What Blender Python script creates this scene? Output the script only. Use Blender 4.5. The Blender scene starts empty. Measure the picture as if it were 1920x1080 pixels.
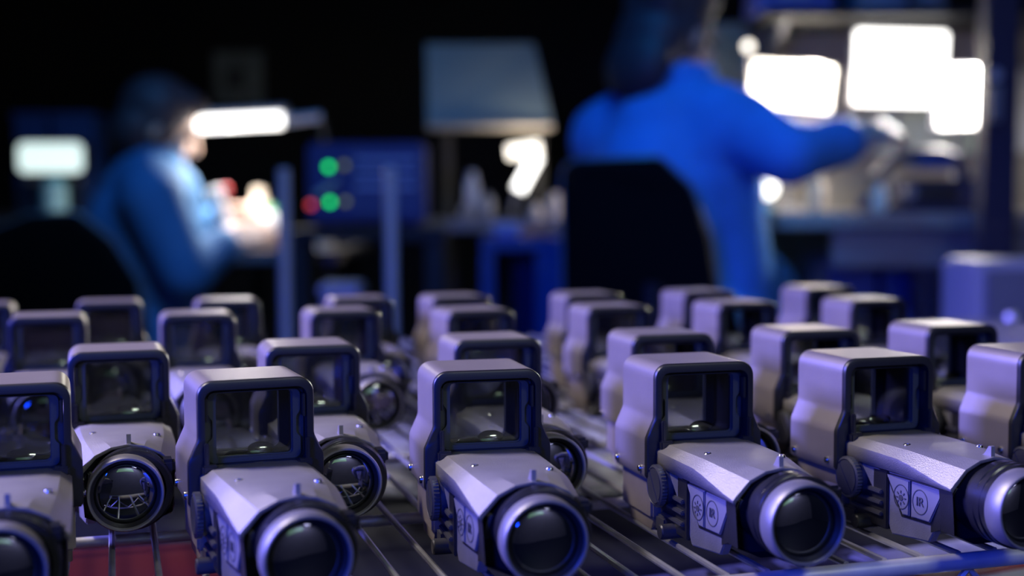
import bpy, bmesh, math, random
from mathutils import Vector, Matrix
random.seed(7)
scene = bpy.context.scene
COL = scene.collection

# ------------------------------------------------------------------ camera
CAMZ = 0.965                      # camera height; the wire shelf lies 165 mm lower
F, TH, PIT, ROLL = 2426.5, 0.2986, 0.0642, -0.0031
FW = Vector((math.sin(TH)*math.cos(PIT), math.cos(TH)*math.cos(PIT), -math.sin(PIT)))
RT = Vector((math.cos(TH), -math.sin(TH), 0)); UP = RT.cross(FW)
RT, UP = math.cos(ROLL)*RT+math.sin(ROLL)*UP, -math.sin(ROLL)*RT+math.cos(ROLL)*UP
cam = bpy.data.cameras.new('camera'); camo = bpy.data.objects.new('camera', cam); COL.objects.link(camo)
camo.matrix_world = Matrix(((RT.x, UP.x, -FW.x, 0), (RT.y, UP.y, -FW.y, 0), (RT.z, UP.z, -FW.z, CAMZ), (0, 0, 0, 1)))
cam.sensor_width = 36; cam.lens = F/1920*36; cam.clip_start = 0.02; cam.clip_end = 60
cam.dof.use_dof = True; cam.dof.focus_distance = 0.625; cam.dof.aperture_fstop = 4.1; cam.dof.aperture_blades = 0
scene.camera = camo

# ------------------------------------------------------------------ world, lights, exposure
wd = bpy.data.worlds.new('room_air'); scene.world = wd; wd.use_nodes = True
wd.node_tree.nodes['Background'].inputs[0].default_value = (0.01, 0.014, 0.05, 1)
wd.node_tree.nodes['Background'].inputs[1].default_value = 0.06
vs = scene.view_settings
vs.view_transform = 'Standard'; vs.look = 'None'; vs.exposure = 0.0; vs.gamma = 1.0; vs.use_curve_mapping = False

# a frame turned with the camera's heading: u right, v away, z up (metres), used for the room behind
def UV(u, v, z): return Vector((u*math.cos(TH)+v*math.sin(TH), -u*math.sin(TH)+v*math.cos(TH), z))
def area(name, loc, target, size, col, power, sy=None, spread=None):
    d = bpy.data.lights.new(name, 'AREA'); d.color = col; d.energy = power; d.size = size
    if sy: d.shape = 'RECTANGLE'; d.size_y = sy
    if spread: d.spread = math.radians(spread)
    o = bpy.data.objects.new(name, d); COL.objects.link(o); o.location = loc
    o.rotation_euler = (Vector(target)-Vector(loc)).to_track_quat('-Z', 'Y').to_euler()
    return o
SIGHTS_C = (0.3, 0.8, 0.85)
area('ceiling_lamp_white', (-0.70, 1.15, 2.15), (0.15, 0.75, 0.85), 0.3, (1.0, 0.89, 0.79), 5.4, 0.22, spread=75)
area('side_lamp_violet', (-2.0, 1.65, 1.85), SIGHTS_C, 1.0, (0.19, 0.18, 1.0), 24, 0.6, spread=50)
area('stage_lamp_blue', (-1.1, -0.9, 1.45), (0.15, 0.8, 0.85), 0.4, (0.002, 0.04, 1.0), 3.8, spread=45)
area('ceiling_lamp_front', (0.75, -1.1, 2.6), (0.4, 0.7, 0.85), 0.45, (0.92, 1.0, 0.88), 2.4, 0.25, spread=75)
area('wall_fill_light', UV(1.6, -1.7, 2.6), UV(1.6, -2.5, 1.4), 0.5, (0.55, 0.55, 1.0), 26, 0.2)  # added light on the unseen front wall, so the lenses can reflect it
area('stage_lamp_blue_left', UV(-0.6, 1.9, 2.65), UV(-0.95, 3.3, 1.0), 0.4, (0.05, 0.33, 1.0), 2.4, spread=60)
area('stage_lamp_blue_back', (0.45, 1.5, 2.65), (1.07, 2.42, 1.0), 0.5, (0.002, 0.28, 1.0), 3.1, spread=70)

# ------------------------------------------------------------------ materials
MATS = {}
def mat(name, col, rough=0.5, metal=0.0, noise=0.0, scale=60, bump=0.0, emit=None, estr=0, spec=0.5, bscale=None):
    if name in MATS: return MATS[name]
    m = bpy.data.materials.new(name); m.use_nodes = True; nt = m.node_tree; b = nt.nodes['Principled BSDF']
    b.inputs['Base Color'].default_value = (*col, 1); b.inputs['Roughness'].default_value = rough
    b.inputs['Metallic'].default_value = metal; b.inputs['Specular IOR Level'].default_value = spec
    tc = nt.nodes.new('ShaderNodeTexCoord')
    if noise:
        n = nt.nodes.new('ShaderNodeTexNoise'); n.inputs['Scale'].default_value = scale; n.inputs['Detail'].default_value = 5
        nt.links.new(tc.outputs['Object'], n.inputs['Vector'])
        r = nt.nodes.new('ShaderNodeValToRGB')
        r.color_ramp.elements[0].position = 0.3; r.color_ramp.elements[1].position = 0.75
        r.color_ramp.elements[0].color = (*[c*(1-noise) for c in col], 1); r.color_ramp.elements[1].color = (*[min(1, c*(1+noise)) for c in col], 1)
        nt.links.new(n.outputs['Fac'], r.inputs['Fac']); nt.links.new(r.outputs['Color'], b.inputs['Base Color'])
    if bump:
        n2 = nt.nodes.new('ShaderNodeTexNoise'); n2.inputs['Scale'].default_value = bscale or scale*4; n2.inputs['Detail'].default_value = 3
        nt.links.new(tc.outputs['Object'], n2.inputs['Vector'])
        bp = nt.nodes.new('ShaderNodeBump'); bp.inputs['Strength'].default_value = bump; bp.inputs['Distance'].default_value = 0.0004
        nt.links.new(n2.outputs['Fac'], bp.inputs['Height']); nt.links.new(bp.outputs['Normal'], b.inputs['Normal'])
    if emit:
        b.inputs['Emission Color'].default_value = (*emit, 1); b.inputs['Emission Strength'].default_value = estr
    MATS[name] = m; return m

def glass_mat(name, tint, gloss=0.04):
    m = bpy.data.materials.new(name); m.use_nodes = True; nt = m.node_tree; nt.nodes.clear()
    out = nt.nodes.new('ShaderNodeOutputMaterial'); mix = nt.nodes.new('ShaderNodeMixShader')
    t = nt.nodes.new('ShaderNodeBsdfTransparent'); t.inputs[0].default_value = (*tint, 1)
    g = nt.nodes.new('ShaderNodeBsdfGlossy'); g.inputs['Roughness'].default_value = gloss
    lw = nt.nodes.new('ShaderNodeLayerWeight'); lw.inputs['Blend'].default_value = 0.5
    pw = nt.nodes.new('ShaderNodeMath'); pw.operation = 'POWER'; pw.inputs[1].default_value = 5
    fr = nt.nodes.new('ShaderNodeMath'); fr.operation = 'MULTIPLY_ADD'; fr.inputs[1].default_value = 0.95; fr.inputs[2].default_value = 0.045
    nt.links.new(lw.outputs['Facing'], pw.inputs[0]); nt.links.new(pw.outputs[0], fr.inputs[0])
    nt.links.new(fr.outputs[0], mix.inputs[0]); nt.links.new(t.outputs[0], mix.inputs[1]); nt.links.new(g.outputs[0], mix.inputs[2])
    nt.links.new(mix.outputs[0], out.inputs[0]); MATS[name] = m; return m

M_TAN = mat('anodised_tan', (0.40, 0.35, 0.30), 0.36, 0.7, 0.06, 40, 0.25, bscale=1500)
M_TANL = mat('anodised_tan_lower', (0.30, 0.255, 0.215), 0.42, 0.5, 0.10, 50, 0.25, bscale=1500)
M_DECK = mat('cast_grey', (0.29, 0.275, 0.27), 0.46, 0.6, 0.08, 60, 0.5, bscale=1800)
M_BLACK = mat('black_polymer', (0.012, 0.012, 0.014), 0.42, 0.0, 0.2, 80, 0.2, bscale=1500)
M_RIM = mat('black_anodised', (0.011, 0.011, 0.012), 0.42, 0.1)
M_FRAME = mat('frame_grey_green', (0.035, 0.042, 0.042), 0.45, 0.2)
M_PANEL = mat('panel_grey', (0.17, 0.165, 0.18), 0.45, 0.3, 0.12, 90, 0.4, bscale=1500)
M_BUTTON = mat('button_grey', (0.16, 0.155, 0.17), 0.5, 0.1)
M_MARK = mat('button_mark', (0.045, 0.045, 0.05), 0.5)
M_KNOB = mat('knob_charcoal', (0.055, 0.055, 0.062), 0.4, 0.3, 0.1, 60)
M_RING = mat('lens_ring_grey', (0.24, 0.23, 0.24), 0.46, 0.6)
M_COLLAR = mat('collar_black', (0.03, 0.03, 0.034), 0.3, 0.6)
M_SCREW = mat('screw_steel', (0.35, 0.35, 0.37), 0.25, 1.0)
M_LENS = mat('coated_lens', (0.004, 0.006, 0.006), 0.03, 0.0, spec=0.9)
M_LENS.node_tree.nodes['Principled BSDF'].inputs['IOR'].default_value = 2.2
M_OPTIC = mat('polished_optic', (0.45, 0.45, 0.45), 0.08, 1.0)
M_PANE = glass_mat('window_glass', (0.66, 0.68, 0.66))
M_CHROME = mat('zinc_wire', (0.62, 0.62, 0.66), 0.33, 0.85, 0.15, 70)

M_ROD = mat('zinc_rod', (0.50, 0.50, 0.54), 0.4, 0.35, 0.1, 70)

# ------------------------------------------------------------------ mesh helpers
def link(name, me, parent=None, loc=None, rot=None):
    o = bpy.data.objects.new(name, me); COL.objects.link(o)
    if parent: o.parent = parent
    if loc is not None: o.location = loc
    if rot is not None: o.rotation_euler = rot
    return o
def empty(name, loc=(0, 0, 0), rz=0):
    o = bpy.data.objects.new(name, None); COL.objects.link(o); o.location = loc; o.rotation_euler = (0, 0, rz)
    o.empty_display_size = 0.02; return o
def tag(o, label=None, cat=None, group=None, kind=None):
    if label: o['label'] = label
    if cat: o['category'] = cat
    if group: o['group'] = group
    if kind: o['kind'] = kind
    return o
class MB:
    """collects shapes for ONE mesh; s scales the given units"""
    def __init__(self, s=1.0): self.bm = bmesh.new(); self.s = s
    def v(self, p): return self.bm.verts.new(Vector(p)*self.s)
    def face(self, vs):
        try: return self.bm.faces.new(vs)
        except ValueError: return None
    def loops(self, loops, cap0=True, cap1=True, closed=True):
        L = [[self.v(p) for p in lp] for lp in loops]; n = len(L[0])
        for a, b in zip(L, L[1:]):
            for i in range(n if closed else n-1):
                j = (i+1) % n; self.face((a[i], a[j], b[j], b[i]))
        if cap0: self.face(L[0][::-1])
        if cap1: self.face(L[-1])
        return L
    def box(self, x0, x1, y0, y1, z0, z1, bev=0, M=None):
        vs = [self.v((x, y, z)) for z in (z0, z1) for y in (y0, y1) for x in (x0, x1)]
        fs = [self.face([vs[i] for i in q]) for q in ((0, 2, 3, 1), (4, 5, 7, 6), (0, 1, 5, 4), (2, 6, 7, 3), (0, 4, 6, 2), (1, 3, 7, 5))]
        if bev:
            es = list({e for f in fs for e in f.edges})
            r = bmesh.ops.bevel(self.bm, geom=es, offset=bev*self.s, segments=2, affect='EDGES', clamp_overlap=True)
            vs = list({v for f in r['faces'] for v in f.verts} | {v for v in vs if v.is_valid})
        if M is not None: bmesh.ops.transform(self.bm, matrix=M, verts=vs)
        return self
    def lathe(self, prof, axis='y', c=(0, 0, 0), n=40, close=False):
        loops = []
        for r, h in prof:
            lp = []
            for i in range(n):
                a = 2*math.pi*i/n; p, q = r*math.cos(a), r*math.sin(a)
                if axis == 'y': lp.append((c[0]+p, c[1]+h, c[2]+q))
                elif axis == 'x': lp.append((c[0]+h, c[1]+p, c[2]+q))
                else: lp.append((c[0]+p, c[1]+q, c[2]+h))
            loops.append(lp)
        self.loops(loops + ([loops[0]] if close else []), not close, not close); return self
    def tube(self, pts, r, n=8):
        pts = [Vector(p) for p in pts]; rs = r if isinstance(r, (list, tuple)) else [r]*len(pts); loops = []
        for i, p in enumerate(pts):
            d = (pts[min(i+1, len(pts)-1)]-pts[max(i-1, 0)]).normalized()
            a = Vector((0, 0, 1)) if abs(d.z) < 0.9 else Vector((1, 0, 0))
            e1 = d.cross(a).normalized(); e2 = d.cross(e1)
            loops.append([p+rs[i]*(math.cos(2*math.pi*k/n)*e1+math.sin(2*math.pi*k/n)*e2) for k in range(n)])
        self.loops(loops); return self
    def prism(self, poly, h0, h1, M=None, bev=0):
        """poly in (a,b), extruded along c; M maps (a,b,c)"""
        def mp(a, b, c):
            p = Vector((a, b, c)); return M @ p if M is not None else p
        A = [self.v(mp(a, b, h0)) for a, b in poly]; B = [self.v(mp(a, b, h1)) for a, b in poly]; n = len(poly)
        fs = [self.face((A[i], A[(i+1) % n], B[(i+1) % n], B[i])) for i in range(n)] + [self.face(A[::-1]), self.face(B)]
        if bev:
            bmesh.ops.bevel(self.bm, geom=list(fs[-1].edges), offset=bev*self.s, segments=2, affect='EDGES', clamp_overlap=True)
        return self
    def ball(self, c, r, sub=2):
        rr = r if isinstance(r, (list, tuple)) else (r, r, r)
        M = Matrix.Translation(Vector(c)*self.s) @ Matrix.Diagonal((rr[0]*self.s, rr[1]*self.s, rr[2]*self.s, 1))
        bmesh.ops.create_icosphere(self.bm, subdivisions=sub, radius=1, matrix=M); return self
    def limb(self, pts):
        """tapered capsule chain [(p,r),...] for figures"""
        for (p, r) in pts: self.ball(p, r, 2)
        for (p, r), (q, t) in zip(pts, pts[1:]):
            p, q = Vector(p), Vector(q); d = q-p; L = d.length
            if L < 1e-5: continue
            Mx = Matrix.Translation((p+q)/2*self.s) @ d.to_track_quat('Z', 'Y').to_matrix().to_4x4()
            bmesh.ops.create_cone(self.bm, cap_ends=True, segments=14, radius1=r*self.s, radius2=t*self.s, depth=L*self.s, matrix=Mx)
        return self
    def mesh(self, name, m=None, smooth=40):
        bmesh.ops.recalc_face_normals(self.bm, faces=self.bm.faces[:])
        me = bpy.data.meshes.new(name); self.bm.to_mesh(me); self.bm.free()
        if smooth:
            me.shade_smooth(); me.set_sharp_from_angle(angle=math.radians(smooth))
        if m: me.materials.append(m)
        return me
    def build(self, name, m, parent=None, loc=None, rot=None, smooth=40):
        return link(name, self.mesh(name, m, smooth), parent, loc, rot)
def rpoly(pts, seg=6):
    """rounded polygon from (x,y,r)"""
    out = []; n = len(pts)
    for i in range(n):
        p = Vector(pts[i][:2]); r = pts[i][2]
        a = (Vector(pts[i-1][:2])-p).normalized(); b = (Vector(pts[(i+1) % n][:2])-p).normalized()
        ang = a.angle(b)
        if r <= 0 or ang > 3.1: out.append((p.x, p.y)); continue
        t = r/math.tan(ang/2); c = p+(a+b).normalized()*(r/math.sin(ang/2))
        s, e = p+a*t-c, p+b*t-c; a0 = math.atan2(s.y, s.x); a1 = math.atan2(e.y, e.x); d = a1-a0
        while d > math.pi: d -= 2*math.pi
        while d < -math.pi: d += 2*math.pi
        for k in range(seg+1):
            an = a0+d*k/seg; out.append((c.x+r*math.cos(an), c.y+r*math.sin(an)))
    return out
def star(poly, c, n=96):
    out = []
    for k in range(n):
        a = 2*math.pi*(k+.5)/n; d = (math.cos(a), math.sin(a)); best = 0
        for (x1, y1), (x2, y2) in zip(poly, poly[1:]+poly[:1]):
            ex, ey = x2-x1, y2-y1; den = d[0]*ey-d[1]*ex
            if abs(den) < 1e-9: continue
            t = ((x1-c[0])*ey-(y1-c[1])*ex)/den; s = ((x1-c[0])*d[1]-(y1-c[1])*d[0])/den
            if t > 0 and -1e-6 <= s <= 1+1e-6: best = max(best, t)
        out.append((c[0]+best*d[0], c[1]+best*d[1]))
    return out
def shrink(lp, c, k): return [(x-(k if x > c[0] else -k)*min(1, abs(x-c[0])/8), y-(k if y > c[1] else -k)*min(1, abs(y-c[1])/8)) for x, y in lp]
def at_y(lp, y): return [(x, y, z) for x, z in lp]
def copy_tree(o, parent=None):
    c = o.copy(); COL.objects.link(c)
    if parent: c.parent = parent
    for ch in o.children: copy_tree(ch, c)
    return c
def text_mesh(body, size, depth, name):
    cu = bpy.data.curves.new(name, 'FONT'); cu.body = body; cu.size = size; cu.extrude = depth
    cu.align_x = 'CENTER'; cu.align_y = 'CENTER'
    o = bpy.data.objects.new('lettering_tmp', cu); COL.objects.link(o)
    bpy.context.view_layer.update()
    me = bpy.data.meshes.new_from_object(o.evaluated_get(bpy.context.evaluated_depsgraph_get()))
    bpy.data.objects.remove(o); bpy.data.curves.remove(cu); me.name = name; return me

def PX(px, py, d):
    """(u, v, z) of the point seen at pixel px,py at depth d"""
    p = FW*d + RT*((px-960)/F*d) - UP*((py-540)/F*d)
    return Vector((p.x*math.cos(TH)-p.y*math.sin(TH), p.x*math.sin(TH)+p.y*math.cos(TH), p.z+CAMZ))
def uvroot(name, u, v, z, rz=0): return empty(name, UV(u, v, z), -TH+rz)

# ------------------------------------------------------------------ the room
M_WALL = mat('dark_wall_paint', (0.003, 0.003, 0.0045), 0.8, 0, 0.2, 3)
M_FLOOR = mat('dark_floor', (0.006, 0.006, 0.008), 0.5, 0, 0.25, 5)
M_PALE = mat('pale_wall_paint', (0.42, 0.42, 0.45), 0.7, 0, 0.08, 2)
def slab(name, u0, u1, v0, v1, z0, z1, m):
    o = MB().box(u0, u1, v0, v1, z0, z1).build(name, m, None, (0, 0, 0), (0, 0, -TH), smooth=0); o['kind'] = 'structure'; return o
slab('floor', -3.6, 3.6, -2.6, 5.6, -0.1, 0.0, M_FLOOR)
slab('ceiling', -3.6, 3.6, -2.6, 5.6, 2.75, 2.85, M_WALL)
slab('wall_back', -3.6, 3.6, 5.5, 5.6, 0.0, 2.75, M_WALL)
slab('wall_left', -3.6, -3.5, -2.6, 5.5, 0.0, 2.75, M_WALL)
slab('wall_right', 3.5, 3.6, -2.6, 5.5, 0.0, 2.75, M_WALL)
slab('wall_front', -3.5, 3.5, -2.6, -2.5, 0.0, 2.75, M_PALE)

M_REFLP = mat('reflected_panel_white', (0.7, 0.7, 0.72), 0.5)
M_REFLG = mat('reflected_glow_green', (0.5, 0.8, 0.5), 0.4, emit=(0.45, 0.9, 0.5), estr=0.5)
slab('reflected_panel', -1.5, -0.6, -2.5, -2.46, 0.0, 2.05, M_REFLP)  # white panel added behind the camera to show up in the lenses
slab('reflected_glow', 0.3, 1.6, -2.5, -2.48, 1.7, 2.4, M_REFLG)  # added green glowing panel, out of view, for the lens reflections

# ------------------------------------------------------------------ the holographic sight
HC = (0, 62)
H_OUT = star(rpoly([(-31.5, 27, 1.5), (31.5, 27, 1.5), (31.5, 48, 3), (27, 58, 3), (27, 85, 7), (-27, 85, 7), (-27, 58, 3), (-31.5, 48, 3)], 8), HC, 128)
H_IN = star(rpoly([(-23.6, 44.6, 4), (23.6, 44.6, 4), (23.6, 80.8, 4.5), (-23.6, 80.8, 4.5)], 8), HC, 128)
def annulus(name, out, inn, y0, y1, m, parent, bev=0.0, c=HC):
    mb = MB(.001); L = []
    if bev: L += [at_y(shrink(out, c, bev), y0), at_y(shrink(out, c, bev*.3), y0+bev*.3), at_y(out, y0+bev)]
    else: L += [at_y(out, y0)]
    L += [at_y(out, y1), at_y(inn, y1), at_y(inn, y0)]
    mb.loops(L+[L[0]], False, False)
    bmesh.ops.remove_doubles(mb.bm, verts=mb.bm.verts[:], dist=1e-7)
    return mb.build(name, m, parent, smooth=35)

def make_sight():
    root = empty('holographic_sight')
    # hood shell, black rim, liner
    annulus('hood', H_OUT, shrink(H_IN, HC, -0.9), 3.0, 46, M_TAN, root)
    annulus('hood_rim', H_OUT, H_IN, 0, 3.0, M_RIM, root, 1.3)
    annulus('hood_liner', shrink(H_IN, HC, -0.8), shrink(H_IN, HC, -0.2), 3.05, 45.8, M_BLACK, root)
    # front window frame with notched sides, pane, rear frame, pane
    fo = star(rpoly([(-23.3, 44.9, 4), (23.3, 44.9, 4), (23.3, 80.5, 4), (-23.3, 80.5, 4)]), HC, 128)
    fi = star(rpoly([(-17.5, 48.6, 2), (17.5, 48.6, 2), (17.5, 78.3, 2), (-17.5, 78.3, 2)]), HC, 128)
    annulus('window_frame', fo, fi, 7.5, 10.5, M_FRAME, root)
    nb = rpoly([(-21.5, 46, 3), (21.5, 46, 3), (21.5, 56, 0), (19.5, 58, 0), (19.5, 66, 0), (21.5, 68.5, 0), (21.5, 79, 3), (-21.5, 79, 3), (-21.5, 68.5, 0), (-19.5, 66, 0), (-19.5, 58, 0), (-21.5, 56, 0)])
    annulus('frame_lip', star(nb, HC, 128), shrink(fi, HC, -0.4), 5.6, 7.6, M_FRAME, root)
    for s in (-1, 1):
        MB(.001).box(s*22.6-.7, s*22.6+.7, 1.5, 7, 66, 77, .4).build('frame_clip', M_RIM, root)
    MB(.001).prism(fi, 8.4, 9.4, Matrix(((1, 0, 0), (0, 0, 1), (0, 1, 0)))).build('front_pane', M_PANE, root, smooth=0)
    ro = star(rpoly([(-23.3, 44.9, 4), (23.3, 44.9, 4), (23.3, 80.5, 4), (-23.3, 80.5, 4)]), HC, 128)
    ri = star(rpoly([(-18.3, 45.6, 3.5), (18.3, 45.6, 3.5), (18.3, 77.5, 3), (-18.3, 77.5, 3)]), HC, 128)
    annulus('rear_frame', ro, ri, 40.5, 44.5, M_FRAME, root)
    MB(.001).prism(ri, 42.0, 43.0, Matrix(((1, 0, 0), (0, 0, 1), (0, 1, 0)))).build('rear_pane', M_PANE, root, smooth=0)
    # low polished optic added on the tunnel floor to catch lamp glints
    mb = MB(.001); mb.lathe([(0.2, 3.0), (3, 2.8), (5.5, 1.9), (7, 0.6), (7.4, -0.5)], 'z', (-5, 21, 45.8), 28); mb.build('optic', M_OPTIC, root)
    mb = MB(.001); mb.lathe([(4.2, -1.0), (4.2, 0), (3.6, .18), (2.7, .37), (1.6, .53), (.3, .61)], 'z', (0, 0, 0), 28)
    bmesh.ops.scale(mb.bm, vec=(1.5, .75, 1), verts=mb.bm.verts[:])
    mb.build('glint_dome', M_OPTIC, root, (.0045, .0150, .0502), (math.radians(62), 0, 0), smooth=60)  # added dome, tilted to give a lamp glint at the window bottom
    for s in (-1, 1):
        p = MB(.001).box(s*23.3-1.1, s*23.3+1.1, -3.4, -1.0, 43, 57, .5).build('window_post', M_COLLAR, root)
        MB(.001).box(s*22-3.6, s*22+3.6, -4.6, -.2, 42.5, 47.2, .8).build('post_foot', M_COLLAR, p)
    # forward housing: flat deck that turns into an arch round the lens
    CX = 1.5
    def sec(y, xl, xr, zb, zs, zc, zt, ch):
        return [(xl, y, zb), (xl, y, zs), (xl+ch, y, zc), (xl+ch+6, y, zt), (xl*.33+xr*.33, y, zt), (xr-ch-6, y, zt), (xr-ch, y, zc), (xr, y, zs), (xr, y, zb)]
    secs = [sec(-0.2, -26.2, 26.2, 34.2, 41.6, 45.0, 45.8, 4.6), sec(-22, -25.6, 26.2, 34.2, 41.4, 45.0, 46.0, 4.9), sec(-42, -24.8, 26.2, 34.2, 41.0, 44.9, 46.2, 5.4)]
    RA, ZA = 27.7, 19.3
    arch = [(CX-23.6, 32.6)]
    for k in range(7):
        xx = -23.6+47.2*k/6; arch.append((CX+xx, ZA+math.sqrt(RA*RA-xx*xx)))
    arch.append((CX+23.6, 32.6))
    def mix(A, t, y):
        B = [(x, y, z) for x, z in arch]
        return [tuple(Vector(p).lerp(Vector(q), t)[i] if i != 1 else y for i in range(3)) for p, q in zip(A, B)]
    secs += [mix(secs[2], .14, -50), mix(secs[2], .48, -61), mix(secs[2], .83, -72), [(x, -80.0, z) for x, z in arch]]
    def resamp(pts, n=5):
        return pts
    inner = [(CX+(x-CX)*.95, z-1.1) for x, z in arch]
    secs.append([(x, -80.0, z) for x, z in inner])
    mb = MB(.001); mb.loops(secs, False, False, closed=False)
    dk = mb.build('deck_housing', M_DECK, root, smooth=17)
    sm = dk.modifiers.new('thickness', 'SOLIDIFY'); sm.thickness = 0.0008; sm.offset = 0
    mb = MB(.001)
    front = [(x, -79.9, z) for x, z in inner]+[(CX+21, -79.9, 12), (CX+10, -79.9, 7), (CX-10, -79.9, 7), (CX-21, -79.9, 12)]
    mb.loops([front, [(x, -70, z) for x, y, z in front]], False, True)
    mb.build('lens_shroud', M_BLACK, root)
    # lower core
    MB(.001).prism([(-4, 34), (-4, 6), (-50, 4), (-69, 12), (-69, 34)][::-1], -19, 24, Matrix(((0, 0, 1), (1, 0, 0), (0, 1, 0))), .8).build('lower_body', M_BLACK, root)
    # lens group
    LX, LZ = -0.6, 28.2
    MB(.001).lathe([(16.2, -108.2), (16.6, -109.3), (17.4, -109.3), (17.9, -108.6), (17.9, -99), (17.3, -98.2), (16.2, -98.2), (16.2, -108.2)], 'y', (LX, 0, LZ), 64, True).build('lens_ring', M_RING, root)
    MB(.001).lathe([(15.0, -98.1), (16.9, -98.1), (16.9, -94.5), (15.8, -93.5), (15.8, -69), (15.0, -69), (15.0, -98.1)], 'y', (LX, 0, LZ), 64, True).build('lens_tube', M_COLLAR, root)
    MB(.001).lathe([(14.6, -106), (16.15, -108), (16.15, -97), (14.6, -97), (14.6, -106)], 'y', (LX, 0, LZ), 64, True).build('lens_bezel', M_BLACK, root)
    g = []
    for k in range(7): g.append((14.7*math.cos(k*math.pi/14)+.02, -104.2-3.0*math.sin(k*math.pi/14)))
    MB(.001).lathe([(14.5, -98)]+g, 'y', (LX, 0, LZ), 48).build('lens', M_LENS, root)
    MB(.001).lathe([(15.9, -98), (18.4, -98), (19.4, -97), (19.4, -94.6), (18.6, -94), (18.6, -93.2), (19.4, -92.6), (19.4, -90.2), (18.6, -89.6), (18.6, -88.8), (19.2, -88.2), (19.2, -84), (17.5, -82), (17.5, -72), (15.9, -72), (15.9, -98)], 'y', (LX+3.4, 0, LZ-.8), 64, True).build('focus_collar', M_COLLAR, root)
    MB(.001).box(LX+17, LX+24, -96, -84, LZ+6, LZ+13, 1.6).build('cap_hinge', M_COLLAR, root)
    # left side: button panel in its own slanted plane
    ex = Vector((.119, -.993, 0)); ez = Vector((-.993, -.119, 0)); o = Vector((-26.4, 0, 0))
    PM = Matrix(((ex.x, 0, ez.x, o.x), (ex.y, 0, ez.y, o.y), (0, 1, 0, 0), (0, 0, 0, 1)))
    MB(.001).prism([(11, 33.8), (77.5, 33), (61, 4), (35, 2), (32, 11), (17, 29)][::-1], -4.5, 0, PM, .7).build('side_panel', M_PANEL, root)
    MB(.001).prism([(30.5, 32.4), (74.6, 31.6), (65, 12.4), (42.5, 12.4)][::-1], -.1, .25, PM).build('button_shade', M_BLACK, root)  # black underlay standing in for the shadow around the buttons
    b1 = MB(.001).prism([(32.6, 31.7), (48.6, 31.3), (48.6, 14), (44, 14)][::-1], 0, 1.5, PM, .5).build('button', M_BUTTON, root)
    b2 = MB(.001).prism([(50, 31.2), (71.6, 30.6), (62.6, 14), (50, 14)][::-1], 0, 1.5, PM, .5).build('button', M_BUTTON, root)
    for b, s, half in ((b1, 43.4, True), (b2, 56.4, False)):
        mb = MB(.001); L = []
        for r, h in ((5.2, 1.4), (5.2, 1.7), (4.8, 1.7), (4.8, 1.4)):
            L.append([PM @ Vector((s+r*math.cos(2*math.pi*k/32), 22.5+1.18*r*math.sin(2*math.pi*k/32), h)) for k in range(32)])
        mb.loops(L+[L[0]], False, False); mb.build('ring_mark', M_MARK, b)
    tm = text_mesh('IR', .0062, .00025, 'lettering'); tm.materials.append(M_MARK)
    P4 = PM.copy(); P4.translation = PM @ Vector((0, 0, 0))*1.0
    rot = Matrix(((ex.x, 0, ez.x), (ex.y, 0, ez.y), (0, 1, 0)))
    lt = link('lettering', tm, b2); lt.matrix_local = Matrix.Translation((PM @ Vector((56.4, 22.5, 1.65)))*.001) @ rot.to_4x4()
    mb = MB(.001)   # sun mark: a small disc with rays
    mb.prism([(43.2+1.5*math.cos(k*math.pi/8), 22+1.5*math.sin(k*math.pi/8)) for k in range(16)], 1.45, 1.75, PM)
    for k in range(8):
        a = k*math.pi/4; c, s_ = math.cos(a), math.sin(a)
        mb.prism([(43.2+c*r-s_*w, 22+s_*r+c*w) for r, w in ((2.2, -.3), (3.6, -.3), (3.6, .3), (2.2, .3))], 1.45, 1.75, PM)
    mb.build('sun_mark', M_MARK, b1, smooth=0)
    # battery knob with knurled edge and a slot
    mb = MB(.001); n = 72; kc = (-27.0, -7.0, 25.6)
    def kl(r, h, kn=0): return [(kc[0]-h, kc[1]+(r+(kn if i % 2 else 0))*math.cos(2*math.pi*i/n), kc[2]+(r+(kn if i % 2 else 0))*math.sin(2*math.pi*i/n)) for i in range(n)]
    mb.loops([kl(9.4, -6), kl(9.4, 0), kl(10.1, .3, .45), kl(10.1, 3.0, .45), kl(9.2, 3.6), kl(8.9, 3.1)])
    for sgn in (1, -1):
        ang = math.radians(50); half = []
        for k in range(17):
            a = ang+sgn*(0.1+(math.pi-0.2)*k/16); half.append((8.6*math.cos(a), 8.6*math.sin(a)))
        mb.prism(half if sgn > 0 else half[::-1], 2.5, 3.7, Matrix(((0, 0, -1, kc[0]), (1, 0, 0, kc[1]), (0, 1, 0, kc[2]), (0, 0, 0, 1))))
    mb.build('battery_knob', M_KNOB, root, smooth=25)
    # mount below
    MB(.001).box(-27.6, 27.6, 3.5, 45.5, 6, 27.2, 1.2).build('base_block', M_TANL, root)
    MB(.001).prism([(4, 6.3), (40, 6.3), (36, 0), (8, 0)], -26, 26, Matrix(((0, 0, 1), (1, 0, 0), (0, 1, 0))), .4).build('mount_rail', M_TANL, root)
    MB(.001).box(-25.2, -10, -8, 4, 1, 9, 1).build('clamp', M_KNOB, root)
    MB(.001).lathe([(.2, -31), (3.2, -31), (3.8, -30.3), (3.8, -20), (3.8, 22), (.2, 22)], 'x', (0, -16, 4.6), 20).build('cross_bolt', M_KNOB, root)
    for z in (10, 15.5, 21):
        MB(.001).box(-25.6, -18.5, -30, -4, z, z+2.2, .5).build('side_rib', M_KNOB, root)
    MB(.001).box(-23.8, -18.5, -33, 0, 4, 33, .5).build('rib_backing', M_BLACK, root)
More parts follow.
